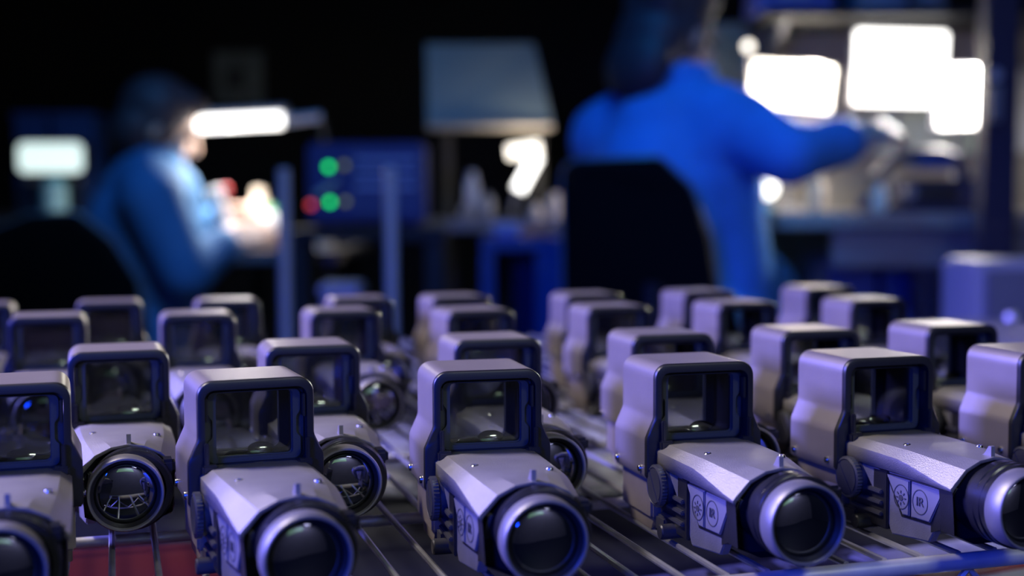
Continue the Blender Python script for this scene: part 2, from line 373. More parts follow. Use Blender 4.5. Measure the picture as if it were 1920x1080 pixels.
    # small fixings
    def screw(x, y, z, ax, s=1, r=2.0):
        mb = MB(.001)
        if ax == 'z': mb.lathe([(r, -1), (r, .25), (r*.8, .7), (r*.45, .7), (r*.4, 0), (.1, -.1)], 'z', (x, y, z), 16)
        else: mb.lathe([(r, 1*s*-1), (r, .6*s), (r*.8, 1.1*s), (r*.45, 1.1*s), (r*.4, .3*s), (.1, .2*s)], 'x', (x, y, z), 16)
        mb.build('screw', M_SCREW, root)
    screw(-14.5, -36, 46.0, 'z'); screw(17, -50, 46.0, 'z', r=1.8)
    for s in (-1, 1):
        screw(s*31.4, 42, 31, 'x', s, 1.9); screw(s*31.4, 9, 31.5, 'x', s, 1.9)
    MB(.001).prism([(-66, 45.5), (-78.6, 45.5), (-78.6, 52), (-76.8, 52), (-73.5, 47.6)], 1.0, 3.2, Matrix(((0, 0, 1), (1, 0, 0), (0, 1, 0)))).build('index_peg', M_DECK, root, smooth=0)
    return root

SP = {'A': [(-.0470, .6180, 2.0), (.0616, .6020, 4.4), (.1720, .5982, -3.4), (.2842, .5918, -1.6), (.3858, .5830, 1.2), (.4890, .577, -.5)],
 'B': [(.0015, .7427, 1.1), (.1078, .7353, 0), (.2183, .7358, -1.3), (.3286, .7288, -1.8), (.4268, .7211, -2.4), (.5314, .7200, -.7)],
 'C': [(-.0472, .9928, .6), (.0591, .9770, 0), (.1680, .9755, 1.7), (.2671, .9454, 3.9), (.3796, .9438, .1), (.4928, .9463, 2.7), (.6115, .9414, 1.4)],
 'D': [(-.1070, 1.130, 0), (-.0044, 1.1257, 0), (.0923, 1.1150, -.7), (.2041, 1.1000, -.8), (.2907, 1.0923, 3.0), (.4103, 1.0800, .3), (.5242, 1.0819, 4.0), (.6569, 1.0929, 2.7)]}
ORD = ['first', 'second', 'third', 'fourth', 'fifth', 'sixth', 'seventh', 'eighth']
ROWT = {'A': 'the front row', 'B': 'the second row', 'C': 'the third row', 'D': 'the rearmost row'}
proto = make_sight(); first = True
SHELF_Z = 0.80
for row in 'ABCD':
    pts = SP[row]
    vis = pts
    for i, (x, y, a) in enumerate(vis):
        o = proto if first else copy_tree(proto); first = False
        o.location = (x, y, SHELF_Z); o.rotation_euler = (0, 0, math.radians(a))
        if i == 0: w = 'leftmost'
        elif i == len(vis)-1: w = 'rightmost'
        else: w = ORD[i]+' from left'
        extra = {'A0': ', cut by the left edge', 'A%d' % (len(vis)-1): ', cut by the right edge', 'D0': ', a sliver at the left edge'}.get(row+str(i), '')
        tag(o, 'grey holographic sight, %s in %s%s' % (w, ROWT[row], extra), 'weapon sight', 'holographic sights lined up on the wire shelf')

# ------------------------------------------------------------------ wire shelf
X0, X1, Y0, Y1 = -0.36, 1.22, 0.517, 1.56
RW = 0.0016
sh = empty('wire_shelf', (0, 0, 0)); tag(sh, 'zinc wire rack shelf carrying the rows of sights', 'wire shelf')
wm = MB().tube([(0, Y0+.001, -RW), (0, Y1, -RW)], RW, 8).mesh('wire', M_CHROME)
k = 0; x = X0+.011
while x < X1:
    link('wire', wm, sh, (x, 0, SHELF_Z)); x += .0203
zc = SHELF_Z-2*RW-.003
rm = MB().tube([(X0, 0, 0), (X1, 0, 0)], .003, 10).mesh('cross_rod', M_ROD)
MB().tube([(X0, 0, 0), (X1, 0, 0)], .0042, 12).build('front_rod', M_ROD, sh, (0, Y0-.003, SHELF_Z-.0042))
for y in (.685, .853, 1.021, 1.19, 1.357, Y1-.004): link('cross_rod', rm, sh, (0, y, zc))
link('edge_rod', MB().tube([(X0, 0, 0), (X1, 0, 0)], .003, 10).mesh('edge_rod', M_ROD), sh, (0, Y0+.002, zc-.028))
zz = []; x = X0
while x < X1: zz += [(x, 0, -.003), (x+.022, 0, -.025)]; x += .044
MB().tube(zz, .002, 6).build('truss_wire', M_ROD, sh, (0, Y0+.002, zc))
for px_ in (X0-.012, X1+.012):
    for py_ in (Y0, Y1): MB().lathe([(.0125, 0), (.0125, SHELF_Z+.005), (.011, SHELF_Z+.008)], 'z', (px_, py_, 0), 20).build('post', M_CHROME, sh)
for px_ in (X0, X1): MB().tube([(px_, Y0, zc), (px_, Y1, zc)], .003, 10).build('side_rod', M_CHROME, sh)

# lower tier with paperwork
LZ_ = 0.735
M_BOARD = mat('board_navy', (0.004, 0.005, 0.010), 0.8, 0, .2, 6, spec=.15)
lb = empty('shelf_board', (0, 0, LZ_-.0002)); tag(lb, 'dark navy board of the tier below the wire shelf', 'shelf board')
MB().box(X0, X1, Y0+.03, Y1-.01, -.018, 0, .003).build('board', M_BOARD, lb)
MB().box(X0, X1, Y0+.01, Y0+.03, -.022, -.0005, .002).build('front_lip', M_BOARD, lb)
def paper_mat(name, seed, scale, thr):
    m = bpy.data.materials.new(name); m.use_nodes = True; nt = m.node_tree; b = nt.nodes['Principled BSDF']; b.inputs['Roughness'].default_value = .6
    tc = nt.nodes.new('ShaderNodeTexCoord'); mp = nt.nodes.new('ShaderNodeMapping'); mp.inputs['Location'].default_value = (seed, seed*.7, 0)
    n = nt.nodes.new('ShaderNodeTexNoise'); n.inputs['Scale'].default_value = scale; n.inputs['Detail'].default_value = 2; n.inputs['Distortion'].default_value = 1.2
    r = nt.nodes.new('ShaderNodeValToRGB'); r.color_ramp.elements[0].position = thr; r.color_ramp.elements[1].position = thr+.05
    r.color_ramp.elements[0].color = (.03, .03, .035, 1); r.color_ramp.elements[1].color = (.30, .31, .35, 1)
    nt.links.new(tc.outputs['Object'], mp.inputs[0]); nt.links.new(mp.outputs[0], n.inputs['Vector']); nt.links.new(n.outputs['Fac'], r.inputs['Fac']); nt.links.new(r.outputs[0], b.inputs['Base Color'])
    return m
PM1 = [paper_mat('printed_paper_%s' % 'abc'[i], 3.1*i+1, 26, .43) for i in range(3)]
def sheet(x, y, a, w, h, m, label, k=0):
    o = MB().box(-w/2, w/2, -h/2, h/2, 0, .0012).build('printed_sheet', m, None, (x, y, LZ_+.0002+.0016*k), (0, 0, math.radians(a)), smooth=0)
    tag(o, label, 'paper', 'printed sheets under the wire shelf'); return o
sheet(.20, 1.15, 8, .21, .297, PM1[0], 'printed white sheet below the wires, behind the gap left of centre', 0)
sheet(.36, 1.05, -14, .297, .21, PM1[1], 'printed white sheet below the wires in the gap right of centre', 1)
sheet(.52, 1.25, 5, .21, .297, PM1[2], 'printed white sheet below the wires toward the back right', 2)
sheet(.36, .665, 6, .26, .13, PM1[2], 'printed white sheet below the front edge at bottom right', 0)
M_RED = mat('red_board', (0.05, 0.002, 0.004), 0.8, 0, .15, 8, spec=.1)
M_REDL = mat('red_print', (0.30, 0.01, 0.02), 0.5)
M_WHITE = mat('white_card', (0.62, 0.62, 0.63), 0.55, 0, .05, 10)
rb = empty('red_folder', (-.04, .76, LZ_+.0002), math.radians(-4)); tag(rb, 'dark red flat folder below the wires at bottom left', 'folder')
MB().box(-.11, .11, -.12, .10, 0, .003, .001).build('cover', M_RED, rb)
MB().box(-.108, .108, -.118, .098, .003, .008).build('pages', M_WHITE, rb); MB().box(-.11, .11, -.12, .10, .008, .011, .001).build('cover', M_RED, rb)
rs = empty('striped_card', (.56, .67, LZ_+.0002), math.radians(8)); tag(rs, 'white card with red stripes below the shelf at right', 'card')
MB().box(-.10, .10, -.09, .07, 0, .002).build('card_sheet', M_WHITE, rs, smooth=0)
for yy in (-.06, 0.0): MB().box(-.095, .095, yy, yy+.025, .002, .0026).build('stripe', M_REDL, rs, smooth=0)

#@@BACKGROUND@@
# ------------------------------------------------------------------ materials of the workshop behind
M_BENCH = mat('bench_laminate', (0.16, 0.15, 0.15), 0.45, 0, .1, 8)
M_NAVY = mat('navy_steel', (0.006, 0.010, 0.055), 0.45, 0.1)
M_STEELB = mat('painted_steel_grey', (0.20, 0.20, 0.23), 0.45, 0.2, .06, 10)
M_LAV = mat('light_grey_steel', (0.45, 0.44, 0.5), 0.4, 0.2)
M_DARK = mat('dark_plastic', (0.008, 0.008, 0.010), 0.6)
M_WARMW = mat('warm_wall_board', (0.30, 0.27, 0.23), 0.7, 0, .1, 5)
M_BLUEP = mat('blue_plastic', (0.02, 0.06, 0.22), 0.45)
M_COAT = mat('light_blue_smock', (0.06, 0.30, 0.75), 0.85, 0, .12, 14)
M_COATD = mat('steel_blue_smock', (0.05, 0.17, 0.36), 0.85, 0, .12, 14)
M_SKIN = mat('skin', (0.62, 0.40, 0.30), 0.55, 0, .05, 20)
M_HAIR = mat('dark_brown_hair', (0.050, 0.032, 0.040), 0.6, 0, .4, 90)
M_TROUS = mat('navy_trousers', (0.012, 0.016, 0.04), 0.85)
M_CHAIR = mat('black_chair_fabric', (0.0035, 0.0035, 0.0045), 0.95, spec=0.1)
M_TEAL = mat('teal_plastic', (0.05, 0.42, 0.46), 0.4)
M_CREAM = mat('cream_plastic', (0.70, 0.58, 0.45), 0.5)
M_GREENP = mat('pale_green_paper', (0.50, 0.58, 0.50), 0.7)
M_GREENJ = mat('green_cap', (0.12, 0.50, 0.22), 0.5)
M_ORANGE = mat('orange_plastic', (0.50, 0.16, 0.04), 0.5)
M_LAMP = mat('lamp_white', (1, 1, 1), 0.5, emit=(1.0, 0.97, 0.90), estr=4.0)
M_LAMPW = mat('lamp_warm', (1, 1, 1), 0.5, emit=(1.0, 0.90, 0.72), estr=3.2)
M_SIGN = mat('lit_sign_face', (1, 1, 1), 0.5, emit=(0.80, 1.0, 0.90), estr=1.0)
M_LEDG = mat('led_green', (0, 1, 0.2), 0.4, emit=(0.02, 1.0, 0.16), estr=2.6)
M_LEDR = mat('led_red', (1, 0.1, 0.1), 0.4, emit=(1.0, 0.06, 0.05), estr=1.1)
M_LEDY = mat('led_dim_yellow', (0.4, 0.4, 0.1), 0.4, emit=(0.5, 0.5, 0.15), estr=0.35)

def lum(name, root, loc, tgt, size, col, power, sy=None):
    d = bpy.data.lights.new(name, 'AREA'); d.color = col; d.energy = power; d.size = size
    if sy: d.shape = 'RECTANGLE'; d.size_y = sy
    o = bpy.data.objects.new(name, d); COL.objects.link(o); o.parent = root; o.location = loc
    o.rotation_euler = (Vector(tgt)-Vector(loc)).to_track_quat('-Z', 'Y').to_euler(); return o
class Th:
    """a thing in the u,v,z frame: root Empty at its base, parts given in u,v,z"""
    def __init__(s, name, u, v, z, label, cat, group=None):
        s.o = Vector((u, v, z)); s.r = uvroot(name, u, v, z); tag(s.r, label, cat, group)
    def part(s, mb, name, m, parent=None, smooth=40):
        bmesh.ops.translate(mb.bm, vec=-s.o, verts=mb.bm.verts[:]); return mb.build(name, m, parent or s.r, smooth=smooth)
    def box(s, name, m, u0, u1, v0, v1, z0, z1, bev=.004, parent=None):
        return s.part(MB().box(u0, u1, v0, v1, z0, z1, bev), name, m, parent)
def rpx(x0, y0, x1, y1, d):
    a = PX(x0, y1, d); b = PX(x1, y0, d); return a.x, b.x, a.z, b.z

# ------------------------------------------------------------------ figures
def rotm(fd, up=(0, 0, 1)):
    f = Vector(fd).normalized(); r = f.cross(Vector(up)).normalized(); u = r.cross(f)
    return Matrix(((r.x, f.x, u.x), (r.y, f.y, u.y), (r.z, f.z, u.z)))
def oball(mb, c, R3, off, rad, sub=3):
    p = Vector(c)+R3 @ Vector(off)
    M = Matrix.Translation(p) @ R3.to_4x4() @ Matrix.Diagonal((*rad, 1)); bmesh.ops.create_icosphere(mb.bm, subdivisions=sub, radius=1, matrix=M)
def head(mb, c, fd):
    R3 = rotm(fd)
    for off, rad in (((0, -.012, .025), (.074, .092, .088)), ((0, .022, -.035), (.058, .066, .075)), ((0, .042, -.078), (.034, .036, .028)),
                     ((0, .094, -.018), (.011, .018, .022)), ((0, .087, .022), (.045, .012, .010)), ((0, .080, -.055), (.024, .014, .007)), ((0, .078, -.067), (.022, .013, .007)),
                     ((.076, -.008, -.01), (.010, .020, .031)), ((-.076, -.008, -.01), (.010, .020, .031)), ((.034, .066, -.022), (.022, .018, .018)), ((-.034, .066, -.022), (.022, .018, .018))):
        oball(mb, c, R3, off, rad)
    return R3
def hand(mb, w, d, n, side):
    """palm and five fingers: w wrist, d pointing direction, n palm normal, side +1/-1 thumb side"""
    w, d, n = Vector(w), Vector(d).normalized(), Vector(n).normalized(); s = d.cross(n).normalized()*side
    for k in range(4):
        o = (k-1.5)*.021
        mb.limb([(w, .022), (w+d*.05+s*o*.9, .015), (w+d*.088+s*o, .0105)])
        L = (.062, .078, .084, .07)[k]; b = w+d*.088+s*o; p1 = b+(d*.92+n*.3).normalized()*L*.45; p2 = p1+(d*.6+n*.8).normalized()*L*.32; p3 = p2+(d*.2+n).normalized()*L*.25
        mb.limb([(b, .0105), (p1, .0095), (p2, .0088), (p3, .0075)])
    t0 = w+d*.028+s*.03; t1 = t0+(d*.55+s*.75+n*.25).normalized()*.04; t2 = t1+(d*.85+s*.2+n*.5).normalized()*.032; t3 = t2+(d+n*.5).normalized()*.022
    mb.limb([(w+d*.02, .02), (t0, .015), (t1, .0115), (t2, .010), (t3, .008)])
def skinned(T, mb, name, m, vox, parent=None, it=6):
    o = T.part(mb, name, m, parent, smooth=0); o.data.shade_smooth()
    r = o.modifiers.new('fuse', 'REMESH'); r.mode = 'VOXEL'; r.voxel_size = vox; r.use_smooth_shade = True
    k = o.modifiers.new('soften', 'SMOOTH'); k.factor = .5; k.iterations = it
    return o
def person(label, J, coat, face, group, hairlong, drape=()):
    pv = J['pelvis']; T = Th('person', pv.x, pv.y, 0, label, 'person', group)
    b = MB(); R3 = head(b, J['head'], face); nk = J['neck']
    b.limb([(J['head']+Vector((0, 0, -.05)), .052), (nk, .056), (J['chest'], .11), (J['waist'], .10), (pv, .12)])
    for s in 'rl':
        b.limb([(nk, .05), (J['sh'+s], .05), (J['el'+s], .04), (J['wr'+s], .027)]); hand(b, J['wr'+s], J['hd'+s], J['hn'+s], 1 if s == 'r' else -1)
        b.limb([(J['hip'+s], .085), (J['kn'+s], .055), (J['an'+s], .038), (J['toe'+s], .03)])
    body = skinned(T, b, 'body', M_SKIN, .006, it=4)
    c = MB()
    c.limb([(nk+Vector((0, 0, -.005)), .066), (J['chest'].lerp(nk, .45), .135), (J['chest'], .158), (J['waist'], .150), (pv, .168)])
    c.limb([(J['shl'], .080), (nk.lerp((J['shl']+J['shr'])/2, .55), .095), (J['shr'], .080)])
    for s in 'rl': c.limb([(nk+Vector((0, 0, -.02)), .068), (J['sh'+s]+Vector((0, 0, -.01)), .082)])
    for s in 'rl':
        c.limb([(J['sh'+s], .080), (J['sh'+s].lerp(J['el'+s], .5), .070), (J['el'+s], .062), (J['el'+s].lerp(J['wr'+s], .6), .052), (J['wr'+s], .052)])
        c.limb([(J['chest'], .12), (J['sh'+s], .078)]); c.limb([(pv, .15), (J['hip'+s], .118), (J['hip'+s].lerp(J['kn'+s], .75), .098)])
    if drape: c.limb(drape)
    skinned(T, c, 'smock', coat, .010, it=5)
    cl = MB()
    for k in range(18):
        a = 2*math.pi*k/18; e = R3 @ Vector((math.cos(a)*.066, math.sin(a)*.066, 0)); cl.ball(nk+Vector((e.x, e.y, .028)), (.016, .016, .03), 1)
    skinned(T, cl, 'collar', coat, .007, it=3)
    for s in 'rl':
        t = MB(); t.limb([(J['hip'+s], .098), (J['kn'+s], .072), (J['an'+s], .055)]); skinned(T, t, 'trouser_leg', M_TROUS, .012, it=2)
        f = MB(); f.limb([(J['an'+s]+Vector((0, 0, -.03)), .045), (J['toe'+s], .042)]); skinned(T, f, 'shoe', M_DARK, .009, it=2)
    h = MB()
    for off, rad in [((0, -.024, .036), (.088, .098, .092)), ((0, -.05, -.03), (.086, .068, .085)), ((.05, -.012, .0), (.036, .06, .06)), ((-.05, -.012, .0), (.036, .06, .06)), ((0, .03, .085), (.06, .06, .035))]: oball(h, J['head'], R3, off, rad)
    if hairlong:
        for off, rad in [((0, -.07, -.09), (.085, .05, .08)), ((.03, -.075, .05), (.06, .05, .06))]: oball(h, J['head'], R3, off, rad)
    skinned(T, h, 'hair', M_HAIR, .007, it=3)
    for s in (-1, 1):
        e = MB(); oball(e, J['head'], R3, (s*.031, .079, .003), (.011, .011, .010), 2); T.part(e, 'eye', M_DARK)
    return T

# right-hand worker, back to the camera, reaching to the lit bench
Jr = dict(pelvis=PX(1235, 640, 2.66), waist=PX(1238, 500, 2.64), chest=PX(1245, 340, 2.62), neck=PX(1272, 170, 2.62), head=PX(1262, 62, 2.63),
          shr=PX(1378, 238, 2.52), shl=PX(1136, 256, 2.74), elr=PX(1478, 290, 2.44), wrr=PX(1578, 266, 2.52), ell=PX(1220, 350, 3.02), wrl=PX(1450, 245, 2.98),
          hipr=PX(1300, 640, 2.58), hipl=PX(1185, 640, 2.74), knr=PX(1432, 552, 2.86), knl=PX(1310, 580, 3.10))
Jr['anr'] = Jr['knr']+Vector((.02, .03, -.42)); Jr['anl'] = Jr['knl']+Vector((.02, .03, -.42))
Jr['toer'] = Jr['anr']+Vector((.08, .12, -.05)); Jr['toel'] = Jr['anl']+Vector((.08, .12, -.05))
Jr.update(hdr=Vector((.85, .25, .25)), hnr=Vector((0, .5, -.8)), hdl=Vector((.9, .1, .1)), hnl=Vector((0, -.3, -.8)))
person('person in bright blue smock seated with back to camera, reaching to the lit bench', Jr, M_COAT, (.80, .58, -.30), 'bench workers', True,
       [(PX(1330, 300, 2.58), .11), (PX(1345, 420, 2.62), .10), (PX(1365, 520, 2.66), .095), (PX(1425, 545, 2.84), .085)])

# left-hand worker, facing right under the strip lamp
Jl = dict(pelvis=PX(300, 660, 3.30), waist=PX(290, 560, 3.30), chest=PX(275, 430, 3.30), neck=PX(293, 315, 3.30), head=PX(302, 238, 3.30),
          shr=PX(285, 372, 3.14), shl=PX(262, 345, 3.46), elr=PX(350, 520, 3.10), wrr=PX(415, 462, 3.22), ell=PX(330, 480, 3.52), wrl=PX(400, 420, 3.46),
          hipr=PX(310, 670, 3.20), hipl=PX(305, 665, 3.40), knr=PX(440, 640, 3.22), knl=PX(450, 630, 3.44))
Jl['anr'] = Jl['knr']+Vector((.03, .0, -.40)); Jl['anl'] = Jl['knl']+Vector((.03, .0, -.40))
Jl['toer'] = Jl['anr']+Vector((.14, .02, -.05)); Jl['toel'] = Jl['anl']+Vector((.14, .02, -.05))
Jl.update(hdr=Vector((.8, .3, .35)), hnr=Vector((0, .7, -.6)), hdl=Vector((.85, -.2, .25)), hnl=Vector((0, -.6, -.6)))
person('person in dark blue smock bent over work under the strip lamp at left', Jl, M_COATD, (.88, .22, -.42), 'bench workers', False)

# ------------------------------------------------------------------ chairs
def chair(label, poly, d, th, seat_c, seat_z):
    T = Th('office_chair', seat_c[0], seat_c[1], 0, label, 'chair', 'black office chairs')
    pts = [PX(x, y, d) for x, y in poly]; pl = rpoly([(p.x, p.z, .03) for p in pts], 5)
    n = len(pl); mb = MB(); cx = sum(p[0] for p in pl)/n; cz = sum(p[1] for p in pl)/n; W = max(p[0] for p in pl)-cx
    def lay(k, off): return [(cx+(x-cx)*k, d+off+.05*(((x-cx)*k/W)**2), cz+(z-cz)*k) for x, z in pl]
    mb.loops([lay(.90, -.012), lay(.97, 0), lay(1, th*.3), lay(1, th*.7), lay(.97, th), lay(.9, th+.012)])
    T.part(mb, 'backrest', M_CHAIR, smooth=50)
    rim = MB(); ring = [lay(1.0, th*.5)[i] for i in range(n)]; rim.tube([Vector(p) for p in ring]+[Vector(ring[0])], .006, 6); T.part(rim, 'backrest_piping', M_STEELB)
    u, v = seat_c
    T.part(MB().box(u-.23, u+.23, v-.22, v+.22, seat_z-.08, seat_z, .03), 'seat', M_CHAIR)
    T.part(MB().tube([(cx, d+th*.6, cz-.1), (cx, d+th*.6, seat_z-.1), (u, v-.1, seat_z-.1)], .018, 8), 'back_bracket', M_DARK)
    T.part(MB().lathe([(.03, .1), (.03, .3), (.02, .3), (.02, seat_z-.08)], 'z', (u, v, 0), 16), 'gas_column', M_STEELB)
    for k in range(5):
        a = k*2*math.pi/5+.3; e = Vector((u+.27*math.cos(a), v+.27*math.sin(a), .075))
        T.part(MB().tube([(u, v, .11), e], [.025, .015], 8), 'base_leg', M_DARK)
        T.part(MB().lathe([(.03, -.012), (.035, 0), (.03, .012)], 'x', (e.x, e.y, .036), 14), 'caster', M_DARK)
    return T
chair('black curved chair back behind the person in bright blue', [(1058, 300), (1236, 294), (1298, 350), (1342, 452), (1366, 600), (1062, 600)], 2.36, .05, (Jr['pelvis'].x, Jr['pelvis'].y), .53)
chair('black chair back at far left behind the person in dark blue', [(-60, 440), (50, 402), (140, 398), (200, 452), (244, 532), (272, 690), (-60, 690)], 3.02, .05, (Jl['pelvis'].x-.1, Jl['pelvis'].y), .50)

# ------------------------------------------------------------------ right bench and what stands on it
BV0, BV1, BZ = 2.72, 3.42, .945
T = Th('workbench', 1.1, 3.07, 0, 'grey workbench with apron and lower shelf in front of the lit board', 'workbench')
T.box('bench_top', M_BENCH, .56, 2.2, BV0, BV1, BZ-.03, BZ); T.box('edge_strip', M_WARMW, .56, 2.2, BV0-.012, BV0, BZ-.032, BZ+.002, .002)
T.box('apron', M_STEELB, .68, 2.18, BV0+.02, BV0+.04, BZ-.115, BZ-.035); T.box('lower_shelf', M_STEELB, .84, 2.18, BV0+.06, BV1, .62, .65)
for a in (.86, 2.12):
    for b_ in (BV0+.03, BV1-.08): T.box('leg', M_NAVY, a, a+.05, b_, b_+.05, 0, BZ-.03)
T = Th('back_board', 1.1, BV1+.02, 0, 'warm grey lit board behind the right workbench', 'board')
T.box('panel', M_WARMW, .45, 2.2, BV1+.01, BV1+.03, .3, 1.44, .002)
for a in (.46, 2.14): T.box('upright', M_NAVY, a, a+.05, BV1+.03, BV1+.06, 0, 1.75)
u0, u1, _, _ = rpx(1420, 0, 1900, 10, 3.2)
T = Th('overhead_shelf', .9, 3.3, 1.412, 'dark overhead shelf above the lit workbench', 'shelf')
T.box('board', M_DARK, u0, 2.1, 3.12, BV1, 1.412, 1.43, .002)
for a in (u0+.05, 1.5): T.part(MB().prism([(3.15, 1.412), (BV1, 1.412), (BV1, 1.30)], a, a+.012, Matrix(((0, 0, 1), (1, 0, 0), (0, 1, 0)))), 'bracket', M_STEELB)
def crate(x0, y0, x1, y1, d, m, m2, label, dep=.16, zb=None, cat='box', grp=None, name='storage_box'):
    a, b, c, e = rpx(x0, y0, x1, y1, d)
    if zb is not None: c = zb
    T = Th(name, (a+b)/2, d+dep/2, c, label, cat, grp)
    w = .006
    T.part(MB().box(a, b, d, d+dep, c, e-.02, .004), 'body', m); T.box('lid', m2, a-w, b+w, d-w, d+dep+w, e-.02, e, .004)
    T.box('label_card', M_WHITE, a+(b-a)*.3, a+(b-a)*.7, d-.002, d, c+(e-c)*.3, c+(e-c)*.65, 0)
    return T
crate(1412, -60, 1556, 40, 3.16, mat('violet_blue_card', (.16, .17, .50), .6), M_BLUEP, 'violet blue box on the overhead shelf', zb=1.4305)
crate(1600, -40, 1690, 40, 3.16, mat('pale_card', (.50, .46, .46), .6), M_LAV, 'pale grey box in the middle of the overhead shelf', zb=1.4305)
crate(1702, -50, 1765, 48, 3.16, M_WARMW, M_LAV, 'narrow beige box on the overhead shelf, right of the pale grey box', zb=1.4305)

def panel_lamp(x0, y0, x1, y1, d, m, label, tilt, power, col, base, aim=None):
    a, b, c, e = rpx(x0, y0, x1, y1, d); cx, cz = (a+b)/2, (c+e)/2; w, h = (b-a)/2, (e-c)/2
    T = Th('panel_lamp', cx, d+.04, base, label, 'lamp', 'flat panel work lamps')
    Mx = Matrix.Translation((cx, d, cz)) @ Matrix.Rotation(tilt, 4, 'Y')
    T.part(MB().box(-w-.008, w+.008, .004, .03, -h-.008, h+.008, .004, Mx), 'housing', M_STEELB)
    T.part(MB().box(-w, w, -.004, .006, -h, h, .003, Mx), 'diffuser', m)
    T.part(MB().tube([(cx, d+.03, cz), (cx+.01, d+.06, (cz+base)/2), (cx, d+.06, base)], .008, 8), 'stem', M_STEELB)
    T.part(MB().lathe([(.05, 0), (.05, .01), (.012, .016)], 'z', (cx, d+.06, base), 20), 'foot', M_STEELB)
    if aim: lum('lamp_light', T.r, (cx-T.o.x, d-.06-T.o.y, cz-T.o.z), tuple(aim-T.o), w*2, col, power, h*2).data.spread = math.radians(24)
    elif power: lum('lamp_light', T.r, (cx-T.o.x, d-.06-T.o.y, cz+h-T.o.z), (cx-.08-T.o.x, d+.04-T.o.y, cz-1-T.o.z), w*2, col, power, .05)
    return T
panel_lamp(1598, 62, 1766, 198, 3.22, M_LAMP, 'large white glowing panel lamp below the overhead shelf', .03, 2.2, (1, .97, .93), BZ, PX(1545, 265, 2.52))
panel_lamp(1752, 128, 1842, 240, 3.05, M_LAMP, 'white glowing panel lamp at right, in front of the larger panel', -.03, 9, (1, .93, .84), BZ)
panel_lamp(1405, 122, 1556, 204, 3.25, M_LAMPW, 'warm glowing panel lamp behind the outstretched arm', .10, 6, (1, .88, .70), BZ)
def spot(px, py, d, r, m, label, base, grp, name='bulb_lamp', cat='lamp'):
    p = PX(px, py, d); T = Th(name, p.x, p.y, base, label, cat, grp)
    T.part(MB().ball(p, r, 3), 'bulb', m); T.part(MB().tube([(p.x, p.y+.005, p.z-r*.6), (p.x, p.y+.005, base+.006)], .006, 8), 'stem', M_STEELB)
    T.part(MB().lathe([(.03, 0), (.03, .006), (.008, .01)], 'z', (p.x, p.y+.005, base), 16), 'foot', M_STEELB); return T
spot(1403, 87, 3.05, .012, M_LAMPW, 'small round warm lamp beside the head of the person in bright blue', BZ, 'small round lamps')
spot(1437, 352, 2.86, .024, M_LAMP, 'round white lamp low on the bench under the outstretched arm', BZ, 'small round lamps')
# paperwork hung on the board
a, b, c, e = rpx(1630, 206, 1842, 288, 3.40)
T = Th('document_sheet', (a+b)/2, 3.42, c, 'wide pale green sheet pinned below the panel lamps', 'paper')
T.box('sheet', M_GREENP, a, b, 3.405, 3.408, c, e, 0); T.part(MB().ball(((a+b)/2, 3.402, e-.01), .006, 1), 'pin', M_STEELB)
a, b, c, e = rpx(1892, 132, 1990, 285, 3.40)
T = Th('document_sheet', (a+b)/2, 3.42, c, 'white sheet pinned to the board right of the navy upright', 'paper')
T.box('sheet', M_WHITE, a, b, 3.405, 3.408, c, e, 0); T.part(MB().ball(((a+b)/2, 3.402, e-.01), .006, 1), 'pin', M_STEELB)
# instrument with the curved arm
d = 2.84
def pt(x, y, dd=d): return PX(x, y, dd)
p0 = pt(1735, 400); T = Th('bench_instrument', p0.x, d+.06, BZ+.0008, 'dark navy bench instrument with a curved arm at right', 'instrument')
a, b, c, e = rpx(1690, 335, 1838, 400, d)
T.box('body', M_NAVY, a, b, d, d+.14, BZ+.012, e, .012)
T.box('foot_plate', M_NAVY, a-.06, b+.01, d-.02, d+.15, BZ+.0008, BZ+.014, .003)
T.part(MB().tube([pt(1618, 392), pt(1622, 370), pt(1640, 335), pt(1672, 303), pt(1712, 288), pt(1760, 287), pt(1792, 296), pt(1806, 335)], .014, 10), 'curved_arm', M_NAVY)
q = pt(1745, 305); T.part(MB().box(q.x-.045, q.x+.045, d-.02, d+.06, q.z-.014, q.z+.016, .008), 'head_unit', M_BLUEP)
q = pt(1700, 362); T.part(MB().lathe([(.014, -.02), (.014, 0), (.011, .003)], 'y', (q.x, d-.001, q.z), 18), 'dial', M_STEELB)
q = pt(1765, 362); T.box('screen', M_DARK, q.x-.05, q.x+.035, d-.002, d+.002, q.z-.02, q.z+.02, 0)
def vessel(px, py0, py1, d, w, m, m2, label, cat, name, base, grp=None):
    p = PX(px, py1, d); q = PX(px, py0, d); h = q.z-base; r = w/F*d/2
    T = Th(name, p.x, d, base, label, cat, grp)
    T.part(MB().lathe([(r*.85, 0), (r, .006), (r, h*.72), (r*.75, h*.82), (r*.5, h*.86)], 'z', (p.x, d, base), 20), 'body', m)
    T.part(MB().lathe([(r*.6, h*.84), (r*.6, h*.97), (r*.5, h)], 'z', (p.x, d, base), 20), 'cap', m2); return T
vessel(1435, 382, 412, 2.78, 30, M_TEAL, M_TEAL, 'small teal jar at the bench edge beside the blue smock', 'jar', 'small_jar', BZ)
vessel(1531, 330, 408, 2.90, 30, M_CREAM, M_CREAM, 'tall cream bottle standing on the bench under the hand', 'bottle', 'squeeze_bottle', BZ)
vessel(1648, 345, 400, 2.785, 28, M_GREENP, M_WHITE, 'pale green bottle beside the curved arm of the instrument', 'bottle', 'squeeze_bottle', BZ)
